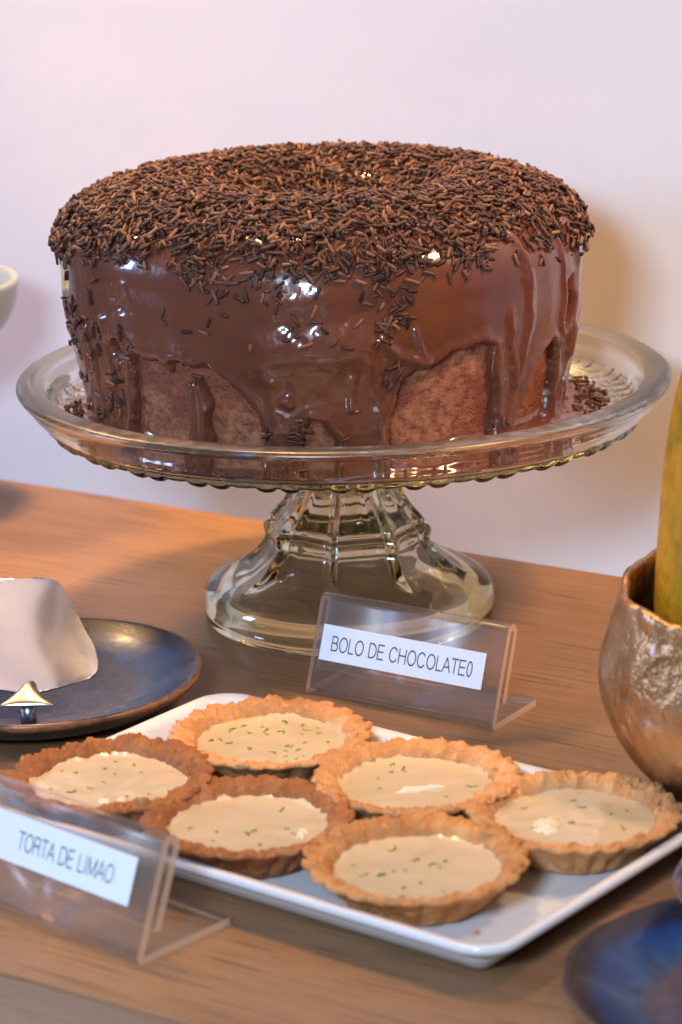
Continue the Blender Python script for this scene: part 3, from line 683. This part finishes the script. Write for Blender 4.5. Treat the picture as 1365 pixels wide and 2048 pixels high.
def tart(i, loc, label, mat, Rr, seed, height_noise, flutes, rot, highlights, nflecks, hz=1.62, lift=.0, tilt=(0, 0)):
    t = thing('lime_tart', label, 'tart', loc, rot, 'lime tarts on the white tray'); t.rotation_euler = (tilt[0], tilt[1], rot)
    rs_ = Rr/3.78
    outp = resample([(0, .02), (1.2, .02), (2.1, .05), (2.38, .24), (2.68, .8), (3.06, 1.5), (3.48, 2.1), (3.76, 2.42), (3.86, 2.60), (3.76, 2.74), (3.48, 2.74), (3.22, 2.60), (3.02, 2.32), (2.88, 2.0), (2.72, 1.6), (2.4, 1.2), (1.2, 1.1), (0, 1.1)], 120)
    outp[:, 0] *= rs_; outp[:, 1] *= hz/2.65
    nu_ = 420; nv_ = len(outp)
    def mod(r, z, T):
        s_ = np.arange(nv_)[None]/nv_
        outer = sstep(s_, .20, .30)*(1-sstep(s_, .56, .66)); rim = np.exp(-((s_-.60)/.075)**2)
        fl = np.abs(np.sin(T*flutes/2+.95*vnoise(np.stack([T*2, 0*T, 0*T+seed], -1), seed)))
        P_ = np.stack([r*np.cos(T), r*np.sin(T), z+seed*9], -1)
        fl = fl*(1+.35*vnoise(np.stack([T*1.4, 0*T+3, 0*T+seed], -1), seed+4)); r = r+outer*(fl-.62)*.20+rim*(fl-.6)*.10
        z = z+rim*(height_noise*fbm(P_*np.array([.8, .8, 0])+seed, 3, seed)+.04*(fl-.5))
        pit = fbm(P_/.42, 3, seed+15); rough = .07*fbm(P_/.26, 3, seed+7)+.045*vnoise(P_/.11, seed+3)-.10*sstep(pit, .25, .7)
        ringy = sstep(s_, .1, .25)*(1-sstep(s_, .80, .9))
        return r+rough*ringy*.85, z+rough*ringy*(.5+1.2*rim)
    V, F = lathe(outp, nu_, mod); V[:, 2] = np.maximum(V[:, 2], .0)
    link('crust', mesh_from(V, F, 'crust'), mat, t)
    zf = 1.96*hz/2.65; rf = 2.93*rs_
    nr = 26; q = np.linspace(0, 1, nr); nuf = 160; T = np.linspace(0, 2*np.pi, nuf, endpoint=False)[:, None]
    edge = 1+.022*vnoise(np.stack([3*np.cos(T), 3*np.sin(T), 0*T+seed], -1), seed)
    r = (rf+.16)*q[None]*edge; P_ = np.stack([r*np.cos(T), r*np.sin(T), 0*r+seed], -1)
    z = zf+.03*fbm(P_/1.3, 2, seed)-.05*sstep(q[None], .86, .99)*0+.11*sstep(q[None], .88, 1)**2+.03*vnoise(P_/.16, seed)*sstep(q[None], .86, .95)
    V = np.stack([r*np.cos(T), r*np.sin(T), z], -1)
    fl_ = link('filling', mesh_from(V.reshape(-1, 3), grid_faces(nuf, nr), 'filling'), M_fill, t)
    rnd = random.Random(seed)
    for k in range(nflecks):
        a = rnd.uniform(0, 6.283); rr2 = rf*.82*rnd.random()**.62; s_ = rnd.uniform(.55, 1.35)
        o = bpy.data.objects.new('zest_fleck', ZM[rnd.randrange(4)]); COL.objects.link(o); o.parent = fl_
        o.location = Vector((rr2*math.cos(a), rr2*math.sin(a), zf+.03))*S; o.rotation_euler = (rnd.uniform(-.2, .2), rnd.uniform(-.2, .2), rnd.uniform(0, 6.28)); o.scale = (s_, s_, 1)
    for (cx_, cy_, sx_, sy_, rz_) in highlights:  # raised pale lumps stand in for reflections on the glossy filling
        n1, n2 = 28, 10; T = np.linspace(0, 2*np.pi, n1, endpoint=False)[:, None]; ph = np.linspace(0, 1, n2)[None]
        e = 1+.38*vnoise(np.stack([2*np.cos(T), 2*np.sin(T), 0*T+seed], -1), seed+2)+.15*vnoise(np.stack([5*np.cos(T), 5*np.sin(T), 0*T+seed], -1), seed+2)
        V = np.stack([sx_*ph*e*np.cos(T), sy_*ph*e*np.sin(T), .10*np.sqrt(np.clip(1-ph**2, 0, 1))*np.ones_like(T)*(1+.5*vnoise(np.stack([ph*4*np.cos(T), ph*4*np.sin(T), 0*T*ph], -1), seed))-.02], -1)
        o = link('highlight_spot', mesh_from(V.reshape(-1, 3), grid_faces(n1, n2), 'highlight_spot'), M_highlight, fl_, loc=(cx_, cy_, zf+.02), rotz=rz_)
    return t
cr = link('pastry_crumb', mesh_from([(x*.22, y*.17, z*.13+.12) for x, y, z in ico], icf, 'pastry_crumb', False), M_cr[2], loc=(4.05, -37.15, .38), rotz=.5, label='small golden pastry crumb on the tray beside the front tart', category='crumb')
sub_ = cr.modifiers.new('s', 'SUBSURF'); sub_.levels = sub_.render_levels = 1
ZM = []
for k in range(4):
    Lz, wz = (.26, .16, .34, .14)[k], (.075, .10, .065, .12)[k]; npt = 5; V = []
    for j in range(npt):
        x = Lz*(j/(npt-1)-.5); y = .05*math.sin(j*1.3+k)
        V += [(x, y-wz/2, 0), (x, y+wz/2, 0), (x, y+wz/2*.6, .03), (x, y-wz/2*.6, .03)]
    F = [[j*4+a, j*4+(a+1) % 4, j*4+4+(a+1) % 4, j*4+4+a] for j in range(npt-1) for a in range(4)]+[[0, 3, 2, 1], [npt*4-4, npt*4-3, npt*4-2, npt*4-1]]
    me = mesh_from(V, F, 'zest_fleck'); me.materials.append(M_zest); ZM.append(me)
TZ = .40
tart(1, (-3.25, -21.35, TZ), 'golden lime tart at the far corner of the tray, thickly strewn with long green zest', M_cr[0], 3.86, 3, .10, 24, .3, [], 34)
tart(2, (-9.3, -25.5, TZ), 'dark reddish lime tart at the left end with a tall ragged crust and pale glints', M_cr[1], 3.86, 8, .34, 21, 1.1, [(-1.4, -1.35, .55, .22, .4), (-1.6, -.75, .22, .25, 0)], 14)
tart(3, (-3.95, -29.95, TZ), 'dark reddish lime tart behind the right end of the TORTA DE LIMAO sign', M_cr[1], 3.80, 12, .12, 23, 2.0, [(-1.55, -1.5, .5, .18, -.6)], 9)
tart(4, (2.32, -26.35, TZ), 'golden lime tart in the middle of the tray with a white highlight streak on its filling', M_cr[0], 3.80, 17, .14, 25, 2.9, [(.05, .45, .62, .24, .5), (-.7, .1, .45, .10, .2)], 10)
tart(5, (2.10, -34.2, TZ), 'amber lime tart nearest the front corner of the tray', M_cr[2], 3.86, 22, .09, 22, .8, [], 16)
tart(6, (8.0, -30.1, TZ), 'golden lime tart at the right end with a broad translucent reflection on its filling', M_cr[0], 3.82, 29, .10, 24, 4.1, [(1.0, -.6, .75, .5, .3)], 9)

# ------------------------------------------------------------------ blue glazed plates, server, spoon
def blue_plate(label, loc, Rp, seed, yaw=0):
    p = [(0, .62), (3.4, .62), (4.6, .70), (5.5, .98), (6.3, 1.36), (6.85, 1.62), (7.05, 1.68), (7.18, 1.62), (7.16, 1.45), (6.9, 1.20), (6.2, .72), (5.2, .30), (4.6, .12), (4.4, .0), (4.1, .0), (4.0, .16), (0, .22)]
    p = np.vstack([resample(p[:16], 90), [p[16]]]); p[:, 0] *= Rp/7.18
    def mod(r, z, T):
        k = vnoise(np.stack([1.6*np.cos(T), 1.6*np.sin(T), 0*T+seed], -1), seed)
        return r*(1+.012*k*(r > 4)), np.maximum(z+.05*k*sstep(r, 5, 7), 0)
    V, F = lathe(p, 220, mod)
    return link('glazed_plate', mesh_from(V, F, 'glazed_plate'), M_blue, loc=loc, rotz=yaw, label=label, category='plate', group='blue glazed plates')
blue_plate('blue glazed plate with brown rim left of the cake stand, under the steel server', (-13.4, -12.0, 0), 7.1, 1)
blue_plate('bright blue glazed plate with copper brown rim beside the front corner of the tray', (13.45, -43.7, 0), 7.05, 5, 2.2)

sv = thing('cake_server', 'broad polished steel cake server resting on the left blue plate', 'cake server', (-13.42, -15.13, 1.7))
tl = R(15)
half = [(.1, 0), (.63, -.02), (1.74, .45), (2.55, 1.0), (2.75, 1.75), (2.5, 3.2), (2.0, 4.6), (1.42, 6.3), (.85, 7.9), (.50, 8.5), (.0, 8.8), (-.6, 8.9)]
half = resample(half, 40)
half[:, 0] = half[:, 0]
n1 = len(half); nc = 15; V = []
for lay in (0, 1):
    for (x, y) in half:
        sh_ = -1.15*sstep(y, -2, 9); xl = -abs(x-sh_)+sh_ if y > .2 else -x; xr = x
        for j in range(nc):
            f = j/(nc-1); xx = xl+(xr-xl)*f
            b_ = .015*math.sin(xx*1.3+y*.7)+.05*(2*f-1)**2
            V.append((xx, y*math.cos(tl)-b_*math.sin(tl)*0, y*math.sin(tl)+b_-lay*.09))
F = []
for lay in (0, 1):
    o_ = lay*n1*nc
    for i in range(n1-1):
        for j in range(nc-1):
            f = [o_+i*nc+j, o_+i*nc+j+1, o_+(i+1)*nc+j+1, o_+(i+1)*nc+j]; F.append(f if lay == 0 else f[::-1])
per = [j for j in range(nc)]+[i*nc+nc-1 for i in range(1, n1)]+[(n1-1)*nc+j for j in range(nc-2, -1, -1)]+[i*nc for i in range(n1-2, 0, -1)]
F += [[per[k], per[k]+n1*nc, per[(k+1) % len(per)]+n1*nc, per[(k+1) % len(per)]] for k in range(len(per))]
bl_me = mesh_from(V, F, 'blade'); bl_me.set_sharp_from_angle(angle=R(40)); bl_o = link('blade', bl_me, M_steel, sv); add_bevel(bl_o, .03, 2)
# flared handle end pointing at the viewer
hp = [((0, .45), .26, .30), ((0, -.1), .32, .52), ((0, -.5), .50, .50), ((0, -.95), .82, .36), ((0, -1.30), 1.10, .20), ((0, -1.42), 1.12, .10)]
hp = [(y, a, b) for (x, y), a, b in hp]; ys = resample(hp, 26); V = []; nq = 24
for y, a, b in ys:
    for k in range(nq):
        t = 2*math.pi*k/nq; V.append((a*math.cos(t), y, .02+.12*y*.8+b*max(math.sin(t), -.35)))
F = [[k*nq+i, k*nq+(i+1) % nq, (k+1)*nq+(i+1) % nq, (k+1)*nq+i] for k in range(len(ys)-1) for i in range(nq)]+[list(range(nq))[::-1], [(len(ys)-1)*nq+i for i in range(nq)]]
link('handle', mesh_from(V, F, 'handle'), M_satin, sv)
V, F = tube([(0, -.9, -.2), (0, -.9, -1.02)], [.30, .34], 14); link('foot', mesh_from(V, F, 'foot'), M_satin, sv)

# spoon lying on the right plate, its bowl just inside the right edge of the view
sp = thing('steel_spoon', 'steel spoon tip leaning over the front right blue plate at the right edge', 'spoon', (11.9, -38.9, 2.4), R(-12))
n1, n2 = 40, 14; T = np.linspace(0, 2*np.pi, n1, endpoint=False)[:, None]; ph = np.linspace(0, 1, n2)[None]
def sb(off): return np.stack([(1.35*ph)*np.cos(T)*(1), 2.7*ph*np.sin(T), .75*ph**2+off+0*T], -1).reshape(-1, 3)
V = np.vstack([sb(0), sb(-.14)]); F1 = grid_faces(n1, n2); F2 = grid_faces(n1, n2)[:, ::-1]+n1*n2
rimf = np.array([[i*n2+n2-1, i*n2+n2-1+n1*n2, ((i+1) % n1)*n2+n2-1+n1*n2, ((i+1) % n1)*n2+n2-1] for i in range(n1)])
o = link('bowl', mesh_from(V, np.vstack([F1, F2, rimf]), 'spoon_bowl'), M_steel, sp)
V, F = tube([(.2, 2.5, .72), (1.5, 4.5, .9), (5, 7.5, .5), (10, 11, -.6)], [.32, .24, .28, .4], 12); link('handle', mesh_from(V, F, 'spoon_handle'), M_steel, sp)

# ------------------------------------------------------------------ bronze bowl with papaya
BX, BY = 16.4, -25.0
bo = [(0, .25), (3.0, .25), (3.3, .0), (3.7, .02), (4.1, .4), (5.1, 1.3), (6.15, 2.5), (6.85, 3.8), (7.05, 4.9), (6.95, 6.0), (6.6, 7.1), (6.28, 7.9), (6.28, 8.35), (6.12, 8.52), (5.9, 8.35), (5.95, 7.6), (6.3, 6.4), (6.45, 5.0), (6.2, 3.8), (5.3, 2.5), (3.9, 1.5), (2, .95), (0, .9)]
bp = resample(bo, 130)
def bmod(r, z, T):
    P_ = np.stack([r*np.cos(T), r*np.sin(T), z], -1); k = fbm(P_/3.2, 2, 61); k2 = vnoise(np.stack([2.2*np.cos(T), 2.2*np.sin(T), 0*T], -1), 67)
    up_ = sstep(z, 6.2, 8.2)
    back = sstep(-np.cos(T-R(-60)), -.2, .9)
    return r+.10*k*sstep(r, 3.5, 5)+up_*.10*vnoise(P_/.55, 9), z+up_*(.28*k2+.10*vnoise(P_/.7, 13)+.55*back)+.03*k
V, F = lathe(bp, 300, bmod)
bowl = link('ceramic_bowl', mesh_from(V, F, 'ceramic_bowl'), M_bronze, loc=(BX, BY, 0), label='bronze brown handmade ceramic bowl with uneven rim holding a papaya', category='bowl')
fp = [(0, -7.6), (1.3, -7.3), (2.6, -6.3), (3.55, -4.6), (4.0, -2.6), (4.02, -.5), (3.92, 1.8), (3.72, 4.4), (3.35, 6.8), (2.75, 8.9), (1.9, 10.2), (.9, 10.9), (.3, 11.1), (0, 11.1)]
V, F = lathe(resample(fp, 90), 120, lambda r, z, T: (r*(1+.022*np.cos(5*T+.6)*sstep(r, .4, 2)+.02*vnoise(np.stack([r*np.cos(T)/2, r*np.sin(T)/2, z/3], -1), 3)), z))
pap = link('papaya', mesh_from(V, F, 'papaya'), M_pap, loc=(15.75, -23.2, 9.1), label='yellow papaya with green streaks standing upright in the bronze bowl', category='papaya')
pap.rotation_euler = (R(-3), R(3), .4)
V, F = tube([(15.75, -23.2, 19.9), (15.8, -23.25, 20.6), (15.9, -23.3, 21.1)], [.42, .34, .30], 10)
V = [(a-15.75+0, b+23.2, c-9.1) for a, b, c in V]; link('stem', mesh_from(V, F, 'papaya_stem'), M_wood2, pap)

# ------------------------------------------------------------------ pale footed bowl at the back left
fb = thing('footed_bowl', 'small pale greenish bowl raised on a foot, cut by the left edge before the wall', 'bowl', (-23.15, 20.5, 0))
p = resample([(0, 8.3), (2.2, 8.3), (3.6, 8.6), (5.0, 9.6), (5.7, 10.7), (6.0, 11.9), (6.0, 12.3), (5.75, 12.35), (5.5, 11.8), (5.0, 10.6), (3.4, 9.2), (0, 8.8)], 70)
V, F = lathe(p, 96); link('bowl', mesh_from(V, F, 'footed_bowl_bowl'), M_pale, fb)
p = resample([(0, 8.28), (1.1, 8.27), (.8, 7.9), (.62, 6), (.7, 3), (1.4, 1.2), (3.0, .45), (3.5, .25), (3.55, .0), (3.3, 0), (0, .02)], 60)
V, F = lathe(p, 64); link('foot', mesh_from(V, F, 'footed_bowl_foot'), M_pale, fb)
